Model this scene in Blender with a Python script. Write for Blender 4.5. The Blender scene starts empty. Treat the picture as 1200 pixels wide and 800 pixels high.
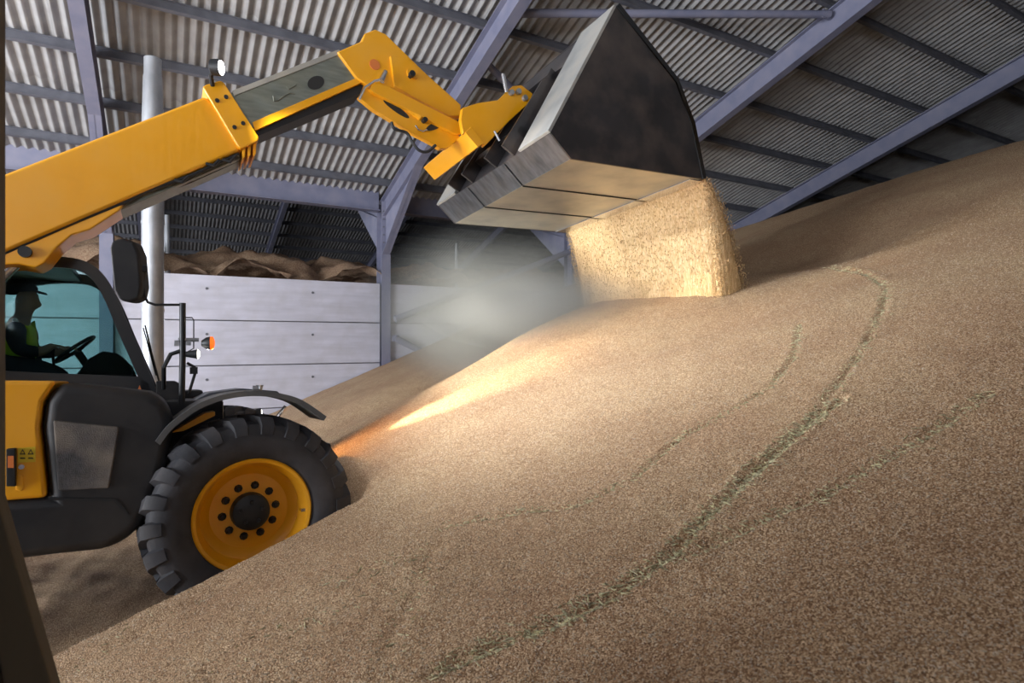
import bpy, bmesh, math, random
import numpy as np
from mathutils import Vector, Matrix
random.seed(7); np.random.seed(7)
PI = math.pi
scene = bpy.context.scene
col = scene.collection
# ------------------------------------------------------------------ camera
# world axes follow the building: X along the concrete wall, Y towards it, Z up
F = 700.0; H = 1.95; S30, C30 = 0.5, math.cos(math.radians(30))
cam = bpy.data.cameras.new('camera'); camo = bpy.data.objects.new('camera', cam); col.objects.link(camo)
camo.location = (0, 0, H); camo.rotation_euler = (PI/2, 0, math.radians(-30))
cam.sensor_width = 36; cam.lens = 36*F/1200; cam.clip_start = .05
cam.dof.use_dof = True; cam.dof.focus_distance = 5.0; cam.dof.aperture_fstop = 3.2
scene.camera = camo
# ------------------------------------------------------------------ light
scene.view_settings.view_transform = 'Standard'; scene.view_settings.look = 'None'
scene.view_settings.gamma = 1; scene.view_settings.use_curve_mapping = False
scene.view_settings.exposure = 0.0
w = bpy.data.worlds.new('sky'); scene.world = w; w.use_nodes = True
w.node_tree.nodes['Background'].inputs[0].default_value = (.72, .82, 1, 1)
w.node_tree.nodes['Background'].inputs[1].default_value = 1.0
def area(name, loc, target, sx, sy, power, color):
    l = bpy.data.lights.new(name, 'AREA'); l.shape = 'RECTANGLE'; l.size = sx; l.size_y = sy
    l.energy = power; l.color = color
    o = bpy.data.objects.new(name, l); col.objects.link(o); o.location = loc
    o.rotation_euler = (Vector(target)-Vector(loc)).to_track_quat('-Z', 'Y').to_euler()
    return o
# daylight in the open gable doorway on the left, then two added fill lights
area('doorway_daylight', (-12.7, 5, 2.6), (0, 5, 2.6), 11, 5.0, 4000, (.90, .94, 1))
area('side_fill_light', (-7.5, -9.7, 2.7), (-7.5, 0, 2.7), 7.6, 4.9, 2200, (.95, .97, 1))  # added unseen light, brightens the faces turned towards the camera
area('neighbour_fill_light', (-12.7, 27, 3.4), (0, 27, 3.6), 10, 5.0, 3000, (.92, .95, 1))  # added unseen light, brightens the neighbouring span

# ------------------------------------------------------------------ helpers
def ray(px, py):
    r = (px-600)/F
    return Vector((S30+C30*r, C30-S30*r, (400-py)/F))
CAM = Vector((0, 0, H))
def onY(px, py, Y):
    d = ray(px, py); return CAM + d*(Y/d.y)
RHO = math.radians(3.5)
VO = Vector((.49, 5.38, .08))
VM = Matrix.Translation(VO) @ Matrix.Rotation(-RHO, 4, 'X')
VI = VM.inverted()
def V(px, py, L):
    "pixel -> telehandler frame, on the upright plane L metres left of its centreline"
    c = VI @ CAM; d = VI.to_3x3() @ ray(px, py)
    return c + d*((L-c.y)/d.y)
def tag(o, label=None, cat=None, group=None, kind=None):
    if label: o['label'] = label
    if cat: o['category'] = cat
    if group: o['group'] = group
    if kind: o['kind'] = kind
    return o
def empty(name, loc=(0,0,0), rot=None, mat=None):
    o = bpy.data.objects.new(name, None); col.objects.link(o); o.empty_display_size = .1
    if mat is not None: o.matrix_world = mat
    else:
        o.location = loc
        if rot: o.rotation_euler = rot
    return o
class MB:
    def __init__(s): s.v = []; s.f = []
    def add(s, vs, fs):
        b = len(s.v); s.v += [tuple(v) for v in vs]; s.f += [tuple(i+b for i in f) for f in fs]; return s
    def box(s, c, d, rot=None):
        vs = [Vector((x*d[0]/2, y*d[1]/2, z*d[2]/2)) for x in (-1,1) for y in (-1,1) for z in (-1,1)]
        if rot is not None: vs = [rot @ v for v in vs]
        return s.add([v+Vector(c) for v in vs], [(0,1,3,2),(4,6,7,5),(0,4,5,1),(2,3,7,6),(0,2,6,4),(1,5,7,3)])
    def prism(s, A, B):
        n = len(A)
        return s.add(list(A)+list(B), [tuple(range(n)), tuple(range(2*n-1, n-1, -1))]+[((i+1)%n, i, n+i, n+(i+1)%n) for i in range(n)])
    def tube(s, path, r, seg=10, cap=True):
        path = [Vector(p) for p in path]; n = len(path)
        rs = r if isinstance(r, (list, tuple)) else [r]*n
        t0 = (path[1]-path[0]).normalized(); a = Vector((0,0,1)) if abs(t0.z) < .9 else Vector((1,0,0))
        u = t0.cross(a).normalized(); vs = []
        for i, p in enumerate(path):
            t = (path[min(i+1,n-1)]-path[max(i-1,0)]).normalized()
            u = (u - t*u.dot(t)).normalized(); w_ = t.cross(u)
            vs += [p+(u*math.cos(2*PI*k/seg)+w_*math.sin(2*PI*k/seg))*rs[i] for k in range(seg)]
        fs = [(i*seg+k, i*seg+(k+1)%seg, (i+1)*seg+(k+1)%seg, (i+1)*seg+k) for i in range(n-1) for k in range(seg)]
        if cap: fs += [tuple(range(seg-1,-1,-1)), tuple((n-1)*seg+k for k in range(seg))]
        return s.add(vs, fs)
    def lathe(s, prof, seg=48, c=(0,0,0), cap=True):
        "profile of (radius, y) turned about the Y axis"
        c = Vector(c); n = len(prof)
        vs = [c+Vector((r*math.cos(2*PI*k/seg), y, r*math.sin(2*PI*k/seg))) for r, y in prof for k in range(seg)]
        fs = [(i*seg+k, (i+1)*seg+k, (i+1)*seg+(k+1)%seg, i*seg+(k+1)%seg) for i in range(n-1) for k in range(seg)]
        if cap: fs += [tuple(range(seg)), tuple((n-1)*seg+k for k in range(seg-1,-1,-1))]
        return s.add(vs, fs)
    def ibeam(s, p0, p1, up, depth, width, tf=.018, tw=.012):
        p0, p1, up = Vector(p0), Vector(p1), Vector(up); t = (p1-p0).normalized()
        up = (up-t*up.dot(t)).normalized(); sd = t.cross(up)
        h, b = depth/2, width/2
        pr = [(-b,-h),(b,-h),(b,-h+tf),(tw/2,-h+tf),(tw/2,h-tf),(b,h-tf),(b,h),(-b,h),(-b,h-tf),(-tw/2,h-tf),(-tw/2,-h+tf),(-b,-h+tf)]
        A = [p0+sd*x+up*y for x,y in pr]; B = [p1+sd*x+up*y for x,y in pr]
        b0 = len(s.v); s.v += [tuple(v) for v in A+B]
        quads = [(0,1,2,11),(11,2,3,10),(10,3,4,9),(9,4,5,8),(8,5,6,7)]
        s.f += [tuple(b0+i for i in q) for q in quads]+[tuple(b0+12+i for i in reversed(q)) for q in quads]
        s.f += [(b0+(i+1)%12, b0+i, b0+12+i, b0+12+(i+1)%12) for i in range(12)]
        return s
    def build(s, name, m, parent=None, smooth=False, bevel=0, seg=2, sub=0):
        me = bpy.data.meshes.new(name); me.from_pydata(s.v, [], s.f)
        bm = bmesh.new(); bm.from_mesh(me); bmesh.ops.recalc_face_normals(bm, faces=bm.faces)
        if bevel:
            bmesh.ops.remove_doubles(bm, verts=bm.verts, dist=1e-5)
            es = [e for e in bm.edges if len(e.link_faces) == 2 and e.calc_face_angle(0) > .5]
            bmesh.ops.bevel(bm, geom=es, offset=bevel, segments=seg, affect='EDGES', profile=.5, clamp_overlap=True)
        bm.to_mesh(me); bm.free()
        if smooth or bevel:
            me.shade_smooth()
            if hasattr(me, 'set_sharp_from_angle'): me.set_sharp_from_angle(angle=math.radians(35))
        me.materials.append(m)
        o = bpy.data.objects.new(name, me); col.objects.link(o); o.parent = parent
        if bevel: wn = o.modifiers.new('normals', 'WEIGHTED_NORMAL'); wn.keep_sharp = True; wn.weight = 90
        return o
def dup(o, parent, loc=None, name=None):
    c = o.copy(); col.objects.link(c); c.parent = parent
    if loc is not None: c.location = loc
    return c

# ------------------------------------------------------------------ materials
def mat(name, base, rough=.6, metal=0, var=0, vscale=4, bump=0, bscale=40, dust=None, dustamt=0, spec=.5, coat=0, stretch=None, emit=None, estr=0):
    m = bpy.data.materials.new(name); m.use_nodes = True; nt = m.node_tree; N = nt.nodes; Lk = nt.links
    b = N['Principled BSDF']; b.inputs['Base Color'].default_value = (*base, 1)
    b.inputs['Roughness'].default_value = rough; b.inputs['Metallic'].default_value = metal
    b.inputs['Specular IOR Level'].default_value = spec; b.inputs['Coat Weight'].default_value = coat
    if emit: b.inputs['Emission Color'].default_value = (*emit, 1); b.inputs['Emission Strength'].default_value = estr
    tc = N.new('ShaderNodeTexCoord'); src = tc.outputs['Object']
    if stretch:
        mp = N.new('ShaderNodeMapping'); mp.inputs['Scale'].default_value = stretch; Lk.new(src, mp.inputs[0]); src = mp.outputs[0]
    last = None
    if var:
        n = N.new('ShaderNodeTexNoise'); n.inputs['Scale'].default_value = vscale; n.inputs['Detail'].default_value = 6; Lk.new(src, n.inputs[0])
        r = N.new('ShaderNodeValToRGB'); r.color_ramp.elements[0].position = .3; r.color_ramp.elements[1].position = .7
        r.color_ramp.elements[0].color = (*[c*(1-var) for c in base], 1); r.color_ramp.elements[1].color = (*[min(1, c*(1+var)) for c in base], 1)
        Lk.new(n.outputs[0], r.inputs[0]); last = r.outputs[0]
    if dust:
        n2 = N.new('ShaderNodeTexNoise'); n2.inputs['Scale'].default_value = 3; n2.inputs['Detail'].default_value = 9; Lk.new(tc.outputs['Object'], n2.inputs[0])
        r2 = N.new('ShaderNodeValToRGB'); r2.color_ramp.elements[0].position = .42; r2.color_ramp.elements[1].position = .75
        r2.color_ramp.elements[1].color = (dustamt,)*3+(1,); Lk.new(n2.outputs[0], r2.inputs[0])
        mx = N.new('ShaderNodeMix'); mx.data_type = 'RGBA'; Lk.new(r2.outputs[0], mx.inputs[0])
        if last: Lk.new(last, mx.inputs[6])
        else: mx.inputs[6].default_value = (*base, 1)
        mx.inputs[7].default_value = (*dust, 1); last = mx.outputs[2]
    if last: Lk.new(last, b.inputs['Base Color'])
    if bump:
        n3 = N.new('ShaderNodeTexNoise'); n3.inputs['Scale'].default_value = bscale; n3.inputs['Detail'].default_value = 5; Lk.new(src, n3.inputs[0])
        bp = N.new('ShaderNodeBump'); bp.inputs['Strength'].default_value = bump; bp.inputs['Distance'].default_value = .02
        Lk.new(n3.outputs[0], bp.inputs['Height']); Lk.new(bp.outputs[0], b.inputs['Normal'])
    return m
TAN = (.42, .30, .18)
M = {}
M['yellow'] = mat('yellow_paint', (.88, .39, .003), .38, 0, .06, 3, 0, 40, (.6, .38, .12), .25, coat=.3)
M['black_plastic'] = mat('black_plastic', (.011, .012, .015), .5, 0, .2, 6, .05, 150, (.10, .085, .07), .22)
M['grille'] = mat('dusty_mesh', (.05, .047, .05), .7, 0, .3, 30, .5, 220, (.34, .28, .22), .8)
M['rubber'] = mat('tyre_rubber', (.035, .037, .045), .62, 0, .3, 9, .06, 60, (.16, .14, .13), .35)
M['dark'] = mat('dark_metal', (.025, .027, .03), .45, .3)
M['steelgrey'] = mat('grey_greased_steel', (.21, .23, .20), .4, .35, .25, 5, .02, 40, (.30, .27, .16), .4, stretch=(1, 1, 6))
M['bsteel'] = mat('black_bucket_steel', (.045, .043, .046), .3, .3, .25, 2.0, .015, 60, (.15, .12, .105), .8)  # brownish mottling stands in for reflections on the black steel
M['heel'] = mat('worn_bucket_steel', (.17, .19, .22), .38, .85, .3, 5, .04, 80, (.30, .27, .23), .4, stretch=(1, 3, 1))
M['floorsteel'] = mat('polished_dusty_steel', (.52, .51, .46), .38, .55, .2, 3, .02, 60, (.60, .54, .42), .6)
M['backsteel_lit'] = mat('lit_dusty_back_steel', (.42, .43, .42), .45, .35, .2, 3, .02, 60, (.5, .44, .34), .5)  # dusty steel, base colour lightened to carry the strong light on it
M['chrome'] = mat('bright_steel', (.75, .76, .78), .2, 1)
M['frame'] = mat('blue_grey_steel_paint', (.19, .20, .29), .5, 0, .14, 3, .03, 60, (.26, .22, .19), .25)
M['purlin'] = mat('purlin_steel', (.13, .135, .16), .55, .2, .2, 4)
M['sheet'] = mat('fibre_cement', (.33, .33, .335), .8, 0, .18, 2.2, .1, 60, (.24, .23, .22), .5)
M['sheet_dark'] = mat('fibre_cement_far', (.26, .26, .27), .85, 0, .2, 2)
M['concrete'] = mat('pale_concrete', (.54, .54, .625), .82, 0, .10, 3, .15, 30, (.42, .41, .44), .5, stretch=(.35, 1, 3))
M['joint'] = mat('joint_shadow', (.25, .24, .24), .9)
M['galv'] = mat('galvanised_steel', (.42, .44, .47), .48, .7, .18, 6, .02, 30, stretch=(1, 1, .6))
M['floor'] = mat('store_floor', (.22, .17, .13), .9, 0, .2, 3, .2, 30)
M['timber'] = mat('old_olive_board', (.085, .07, .045), .8, 0, .3, 4, .2, 20, stretch=(1, 1, .2))
M['amber'] = mat('amber_lens', (.95, .2, .01), .25, 0, emit=(1, .18, .02), estr=.9)
M['lamp'] = mat('lit_lamp', (1, 1, 1), .2, emit=(.93, .96, 1), estr=30)
M['headlamp'] = mat('headlamp_lens', (1, 1, 1), .2, emit=(1, .95, .85), estr=6)
M['sticker'] = mat('warning_yellow', (.75, .55, .03), .5)
M['ink'] = mat('black_print', (.02, .02, .02), .6)
M['skin'] = mat('skin', (.45, .26, .19), .55)
M['navy'] = mat('navy_cloth', (.035, .04, .06), .9, 0, .2, 20)
M['vest'] = mat('hi_vis_vest', (.55, .75, .03), .75)
M['band'] = mat('reflective_band', (.6, .62, .62), .4)
M['seat'] = mat('seat_cloth', (.02, .02, .022), .9)
M['red'] = mat('orange_label', (.7, .2, .05), .5)
M['cabpaint'] = mat('cab_black', (.02, .021, .024), .35, 0, dust=(.12, .1, .08), dustamt=.2)
def glass_mat():
    m = bpy.data.materials.new('tinted_glass'); m.use_nodes = True; nt = m.node_tree; N = nt.nodes
    for n in list(N):
        if n.type != 'OUTPUT_MATERIAL': N.remove(n)
    t = N.new('ShaderNodeBsdfTransparent'); t.inputs[0].default_value = (.62, .76, .75, 1)
    g = N.new('ShaderNodeBsdfGlossy'); g.inputs['Roughness'].default_value = .03; g.inputs[0].default_value = (.9, .95, 1, 1)
    fr = N.new('ShaderNodeFresnel'); fr.inputs[0].default_value = 1.13; mx = N.new('ShaderNodeMixShader')
    nt.links.new(fr.outputs[0], mx.inputs[0]); nt.links.new(t.outputs[0], mx.inputs[1]); nt.links.new(g.outputs[0], mx.inputs[2])
    nt.links.new(mx.outputs[0], N['Material Output'].inputs[0]); return m
M['glass'] = glass_mat()
def grain_mat(name, a, b, c, scale=210, zs=1.0, bump=.9):
    m = bpy.data.materials.new(name); m.use_nodes = True; nt = m.node_tree; N = nt.nodes; Lk = nt.links
    p = N['Principled BSDF']; p.inputs['Roughness'].default_value = .75; p.inputs['Specular IOR Level'].default_value = .3
    tc = N.new('ShaderNodeTexCoord'); mp = N.new('ShaderNodeMapping'); mp.inputs['Scale'].default_value = (1, 1, zs); Lk.new(tc.outputs['Object'], mp.inputs[0])
    vo = N.new('ShaderNodeTexVoronoi'); vo.inputs['Scale'].default_value = scale; Lk.new(mp.outputs[0], vo.inputs[0])
    sp = N.new('ShaderNodeSeparateColor'); Lk.new(vo.outputs['Color'], sp.inputs[0])
    r = N.new('ShaderNodeValToRGB'); e = r.color_ramp.elements; e[0].color = (*a, 1); e[1].color = (*c, 1); e[1].position = .97
    k = e.new(.5); k.color = (*b, 1); Lk.new(sp.outputs[0], r.inputs[0])
    n = N.new('ShaderNodeTexNoise'); n.inputs['Scale'].default_value = 1.1; n.inputs['Detail'].default_value = 7; n.inputs['Roughness'].default_value = .6; Lk.new(tc.outputs['Object'], n.inputs[0])
    r2 = N.new('ShaderNodeValToRGB'); r2.color_ramp.elements[0].position = .3; r2.color_ramp.elements[1].position = .7
    r2.color_ramp.elements[0].color = (.80, .72, .68, 1); r2.color_ramp.elements[1].color = (1.0, 1.0, .96, 1); Lk.new(n.outputs[0], r2.inputs[0])
    mx = N.new('ShaderNodeMix'); mx.data_type = 'RGBA'; mx.blend_type = 'MULTIPLY'; mx.inputs[0].default_value = 1
    Lk.new(r.outputs[0], mx.inputs[6]); Lk.new(r2.outputs[0], mx.inputs[7]); Lk.new(mx.outputs[2], p.inputs['Base Color'])
    bp = N.new('ShaderNodeBump'); bp.inputs['Strength'].default_value = bump; bp.inputs['Distance'].default_value = .006; bp.invert = True
    Lk.new(vo.outputs['Distance'], bp.inputs['Height']); Lk.new(bp.outputs[0], p.inputs['Normal']); return m
M['grain'] = grain_mat('wheat_grain', (.20, .11, .058), (.47, .302, .168), (.88, .70, .48), 205, 1.0, .7)
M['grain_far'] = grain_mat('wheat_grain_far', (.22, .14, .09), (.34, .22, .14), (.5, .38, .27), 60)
M['stream'] = grain_mat('falling_wheat', (.56, .39, .19), (.68, .49, .26), (.84, .67, .42), 130, .10, .1)
M['straw'] = mat('straw', (.63, .54, .33), .7, 0, .75, 45)
M['husk'] = mat('husk', (.66, .55, .42), .7, 0, .3, 90)

# ------------------------------------------------------------------ the building
FX = [-7.1, -1.1, 4.9, 10.9, 16.9, 22.9, 28.9]     # frame lines
WY = 15.2                                           # column line
PZ, SL = 3.88+H, .309                               # roof underside (top of rafters) at Y=14.5 and its slope
def roof(Y):
    return PZ+SL*(14.5-Y)
RIDGE = 2.6; FARR = 28.0
UP = Vector((0, SL, 1)).normalized()
fl = MB().box((8, 15, -.1), (44, 54, .2)).build('floor', M['floor']); tag(fl, 'brown dusty concrete floor of the grain store', 'floor', kind='structure')
# concrete wall of stacked panels between the columns
wall = empty('wall_back', (8, WY, 0)); tag(wall, 'white concrete panel wall between the steel columns', 'wall', kind='structure')
PH = 1.03; TOPZ = 3.45
pan = {}
for i, x0 in enumerate([-13.1]+FX[:-1]):
    for r in range(4):
        z1 = TOPZ-r*PH; z0 = max(-.05, z1-PH+.022)
        key = r == 3
        if key not in pan:
            mb = MB().box((0, 0, 0), (5.76, .16, z1-z0)); p = mb.build('concrete_panel', M['concrete'], wall, bevel=.012); pan[key] = p
            hb = MB()
            first = True
        else: p = dup(pan[key], wall)
        p.location = (x0+3.0-8, .0, (z0+z1)/2)
        for hx in (-1.25, 1.32):
            if 'hole' not in pan:
                pan['hole'] = MB().tube([(0, 0, 0), (0, -.012, 0)], .03, 8).build('lifting_bolt', M['purlin'], p); q = pan['hole']
            else: q = dup(pan['hole'], p)
            q.location = (hx*.9, -.08, .2)
        if not key and r > 0:
            pass
# steel portal frames: column, two rafters and their haunches
labels = ['steel frame standing behind the cab end of the store', 'grey steel frame whose rafter passes left of the silver pipe',
          'grey steel frame whose column splits the white concrete wall', 'grey steel frame whose rafter passes behind the raised bucket',
          'grey steel frame whose rafter dips behind the grain crest', 'shaded steel frame deep in the store beyond the grain crest', 'shaded steel frame at the end wall of the store']
for i, x in enumerate(FX):
    fr = empty('portal_frame', (x, WY, 0)); tag(fr, labels[i], 'steel frame', kind='structure')
    MB().ibeam((0, 0, 0), (0, 0, roof(WY)-.05), (0, 1, 0), .42, .24).build('column', M['frame'], fr)
    y0 = WY-.15; D = .46
    def rz(Y, d): return roof(Y)-d
    MB().ibeam((0, -.1, rz(WY-.1, D/2+.02)), (0, RIDGE-WY, rz(RIDGE, D/2+.02)), UP, D, .2).build('rafter', M['frame'], fr)
    # haunch: tapering web with a bottom flange
    hb = MB(); zt = rz(WY-.2, D); zb = 4.2; ye = 2.6
    hb.prism([(-.008, -.21, zt), (-.008, -.21, zb), (-.008, -ye, rz(WY-ye, D))], [(.008, -.21, zt), (.008, -.21, zb), (.008, -ye, rz(WY-ye, D))])
    a, b_ = Vector((0, -.21, zb)), Vector((0, -ye, rz(WY-ye, D)))
    nrm = Vector((0, (b_-a).z, -(b_-a).y)).normalized()*.018
    hb.prism([a+Vector((-.1, 0, 0)), b_+Vector((-.1, 0, 0)), b_+Vector((-.1, 0, 0))+nrm, a+Vector((-.1, 0, 0))+nrm], [a+Vector((.1, 0, 0)), b_+Vector((.1, 0, 0)), b_+Vector((.1, 0, 0))+nrm, a+Vector((.1, 0, 0))+nrm])
    hb.build('haunch', M['frame'], fr)
    # end plate bolts
    bb = None
    for k in range(6):
        for sx in (-.07, .07):
            if bb is None: bb = MB().tube([(0, 0, 0), (0, -.03, 0)], .02, 6).build('bolt', M['purlin'], fr); q = bb
            else: q = dup(bb, fr)
            q.location = (sx, -.21, 4.3+k*.2)
    # neighbouring span
    rf2 = lambda Y: roof(WY-(Y-WY)) if Y < FARR else roof(WY-(2*FARR-Y-WY))
    MB().ibeam((0, .1, rf2(WY+.1)-.25), (0, FARR-WY, rf2(FARR)-.25), (0, -SL, 1), D, .2).build('rafter', M['frame'], fr)
    MB().ibeam((0, FARR-WY, rf2(FARR)-.25), (0, 40.8-WY, rf2(40.8)-.25), (0, SL, 1), D, .2).build('rafter', M['frame'], fr)
    MB().prism([(-.008, .21, zt), (-.008, .21, zb), (-.008, ye, rz(WY-ye, D))], [(.008, .21, zt), (.008, .21, zb), (.008, ye, rz(WY-ye, D))]).build('haunch', M['frame'], fr)
# valley beam on the columns
vb = MB()
for x0, x1 in zip([-13.1]+FX[:-1], FX):
    vb = MB().ibeam((x0+.13, WY, 5.62), (x1-.13, WY, 5.62), (0, 0, 1), .58, .3)
    o = vb.build('valley_beam', M['frame']); i = FX.index(x1)
    tag(o, ['grey valley beam at the doorway end of the store', 'grey valley beam above the wall behind the cab', 'grey valley beam above the white wall left of its dividing column', 'grey valley beam behind the raised bucket',
            'grey valley beam hidden past the falling grain', 'dark valley beam beyond the grain crest', 'dark valley beam by the end wall'][i], 'beam', 'valley beams', 'structure')
# roof: corrugated sheets on purlins
ceil = empty('ceiling', (8, RIDGE, roof(RIDGE))); tag(ceil, 'corrugated fibre cement roof on steel purlins', 'ceiling', kind='structure')
PIT = .177; NC = 6; WID = PIT*NC; LEN = 2.6
def sheet(w_, l_, amp=.026, n=None):
    n = n or int(round(w_/PIT*8)); vs = []; fs = []
    for k in range(n+1):
        xx = w_*k/n; zz = amp*math.cos(2*PI*xx/PIT)
        vs += [(xx, 0, zz), (xx, l_, zz)]
    fs = [(2*k, 2*k+1, 2*k+3, 2*k+2) for k in range(n)]
    return MB().add(vs, fs)
ang = math.atan(SL); sh0 = None
rows = [15.6-2.56*k for k in range(5)]; k = 0
for r, yb in enumerate(rows):
    for c in range(40):
        x = -13.3+c*WID
        if sh0 is None: sh0 = sheet(WID+.06, (LEN+.08)/math.cos(ang)).build('roof_sheet', M['sheet'], ceil, smooth=True); q = sh0
        else: q = dup(sh0, ceil)
        q.rotation_euler = (PI-ang+PI, 0, 0)
        # laid from the ridge side downwards
        q.location = (x-8, yb-LEN-RIDGE, roof(yb-LEN)+.21+.012*(r % 2)+.004*(c % 2)-roof(RIDGE))
for Y in [14.5-1.29*k for k in range(9)]:
    for x0, x1 in zip([-13.1]+FX[:-1], FX):
        pb = MB().ibeam((x0+.0-8, Y-RIDGE, roof(Y)+.09-roof(RIDGE)), (x1-8, Y-RIDGE, roof(Y)+.09-roof(RIDGE)), UP, .18, .07, .012, .02)
        pb.build('purlin', M['purlin'], ceil)
# other slope of this span and both slopes of the next span
def slope_sheet(name, label, ya, yb, za, zb, m):
    n = int(42.5/PIT*6); vs = []
    for k in range(n+1):
        xx = -13.3+42.5*k/n; zz = .026*math.cos(2*PI*(xx)/PIT)
        vs += [(xx, ya, za+zz), (xx, yb, zb+zz)]
    o = MB().add(vs, [(2*k, 2*k+1, 2*k+3, 2*k+2) for k in range(n)]).build(name, m, None, smooth=True); tag(o, label, 'roof', kind='structure'); return o
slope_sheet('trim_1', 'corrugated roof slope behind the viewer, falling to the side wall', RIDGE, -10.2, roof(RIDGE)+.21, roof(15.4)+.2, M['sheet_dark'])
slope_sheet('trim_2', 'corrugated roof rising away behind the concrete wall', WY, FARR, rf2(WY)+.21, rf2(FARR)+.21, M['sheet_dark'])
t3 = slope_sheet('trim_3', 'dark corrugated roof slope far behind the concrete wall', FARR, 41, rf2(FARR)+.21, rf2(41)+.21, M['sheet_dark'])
for k in range(9):
    Y = FARR+.7+k*1.4
    MB().box((8, Y, rf2(Y)+.08), (42, .07, .18)).build('purlin', M['purlin'], t3)
# outer walls
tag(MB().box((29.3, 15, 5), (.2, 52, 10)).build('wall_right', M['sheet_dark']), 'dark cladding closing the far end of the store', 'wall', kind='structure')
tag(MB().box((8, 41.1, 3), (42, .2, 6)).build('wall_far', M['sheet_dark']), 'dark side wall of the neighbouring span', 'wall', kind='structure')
nw = MB().box((-12.4, -10.1, 2.8), (1.8, .2, 5.6)).box((12.85, -10.1, 2.8), (32.7, .2, 5.6)).box((-7.5, -10.1, 5.45), (8, .2, .3))  # opening placed for the added side fill
tag(nw.build('wall_front', M['concrete']), 'concrete side wall behind the viewer, opened for the added fill light', 'wall', kind='structure')
lw = MB().box((-13.2, -5.5, 5), (.2, 9.6, 10)).box((-13.2, 16.4, 5), (.2, 10.8, 10)).box((-13.2, 36.6, 5), (.2, 8.8, 10)).box((-13.2, 27, 7.7), (.2, 10.6, 3)).box((-13.2, 5, 7.7), (.2, 12, 5))  # opening at the next span cut for its added fill light
tag(lw.build('wall_left', M['sheet_dark']), 'gable wall with the vehicle doorway', 'wall', kind='structure')
tag(MB().box((-3.1, -3.4, 1.8), (.2, 13.2, 3.6)).build('wall_added_shade', M['sheet_dark']), 'unseen low wall added to shade the near corner of the grain', 'wall', kind='structure')  # unseen wall added to keep the heap's near right corner in shade
# roof bracing tubes and wall bracing
def roofpt(x, Y, d=.1): return Vector((x, Y, roof(Y)-d))
def brace(p, q, r, label, lug=True):
    e = empty('brace_tube', p); tag(e, label, 'brace', 'bracing tubes', 'structure')
    MB().tube([(0,0,0), Vector(q)-Vector(p)], r, 12).build('tube', M['frame'], e, smooth=True)
    d = (Vector(q)-Vector(p))
    for t in (.012, .988):
        MB().box(d*t, (.2, .02, .16)).build('end_plate', M['frame'], e)
brace(roofpt(5.0, 8.75, .12), roofpt(10.8, 6.75, .12), .07, 'grey round brace tube crossing the roof above the bucket')
brace(roofpt(5.0, 9.8, .12), roofpt(10.8, 13.0, .12), .07, 'grey round brace tube slanting down behind the bucket')
brace(onY(463, 374, 14.95), onY(690, 286, 14.95), .085, 'round brace tube slanting up across the dusty concrete wall')
brace(onY(463, 396, 14.95), onY(515, 422, 14.95), .085, 'short brace tube slanting down into the grain beside the column')

# ------------------------------------------------------------------ the heap
def sstep(a, b, x):
    t = np.clip((x-a)/(b-a), 0, 1); return t*t*(3-2*t)
def smin(a, b, k):
    h = np.clip(.5+.5*(b-a)/k, 0, 1); return b*(1-h)+a*h-k*h*(1-h)
def h0(X, Y):
    X = np.asarray(X, float); Y = np.asarray(Y, float)
    xe = smin(X, 13.5+0*X, 2.5)
    z = .43+.4*xe-.1*np.maximum(0, Y-4.7)
    # fresh mound below the bucket, cut off on its far side
    s = np.clip((Y-3.6)/2.9, 0, 1); cx = 5.0-.5*s
    m = (-.16+.42*s)*np.exp(-((X-cx)/1.9)**2)*sstep(2.6, 4.4, Y)*(1-sstep(6.3, 7.5, Y))
    z = z+m-.30*np.exp(-((X-7.1)/1.0)**2-((Y-4.9)/1.3)**2)-.14*np.exp(-((X-3.2)/1.6)**2-((Y-8.0)/.6)**2)
    return z
def noise2(X, Y, s, seed):
    rs = np.random.RandomState(seed); o = 0*X
    for k in range(7):
        a = rs.rand()*6.28; f = s*(.6+rs.rand()*.9); o = o+np.sin((X*math.cos(a)+Y*math.sin(a))*f+rs.rand()*6.28+.7*np.sin(X*f*.43+Y*f*.37+rs.rand()*6))
    return o/7
def heap_px(px, py):
    d = ray(px, py); t = 1.0; p = CAM+d
    for k in range(3000):
        p = CAM+d*t
        if p.z < float(h0(p.x, p.y)): break
        t += .01+.004*t
    return p
FUR = [([(505,795),(570,765),(640,735),(720,695),(785,655),(830,605),(880,560),(930,510),(985,470)], .024, .03),
       ([(800,655),(870,625),(920,600),(960,585),(1010,555),(1060,525),(1110,495),(1160,462)], .018, .022),
       ([(520,615),(600,600),(680,588),(740,560),(800,512),(850,482),(900,455),(930,420),(938,380)], .014, .02),
       ([(870,560),(925,520),(965,475),(1010,415),(1035,365),(1040,338),(1015,318),(970,310)], .018, .025),
       ([(450,795),(465,740),(490,690),(505,650)], .010, .05), ([(380,690),(450,665),(520,640)], .010, .05),
       ([(250,790),(360,735),(470,690)], .012, .07), ([(90,790),(180,735),(260,690)], .02, .08)]
FW = [([heap_px(*p) for p in pts], d, w_) for pts, d, w_ in FUR]
def segdist(X, Y, a, b):
    ab = Vector((b.x-a.x, b.y-a.y)); L2 = ab.length_squared+1e-9
    t = np.clip(((X-a.x)*ab.x+(Y-a.y)*ab.y)/L2, 0, 1)
    dx, dy = X-(a.x+t*ab.x), Y-(a.y+t*ab.y)
    return np.sqrt(dx*dx+dy*dy), np.sign(ab.x*(Y-a.y)-ab.y*(X-a.x))
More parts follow.
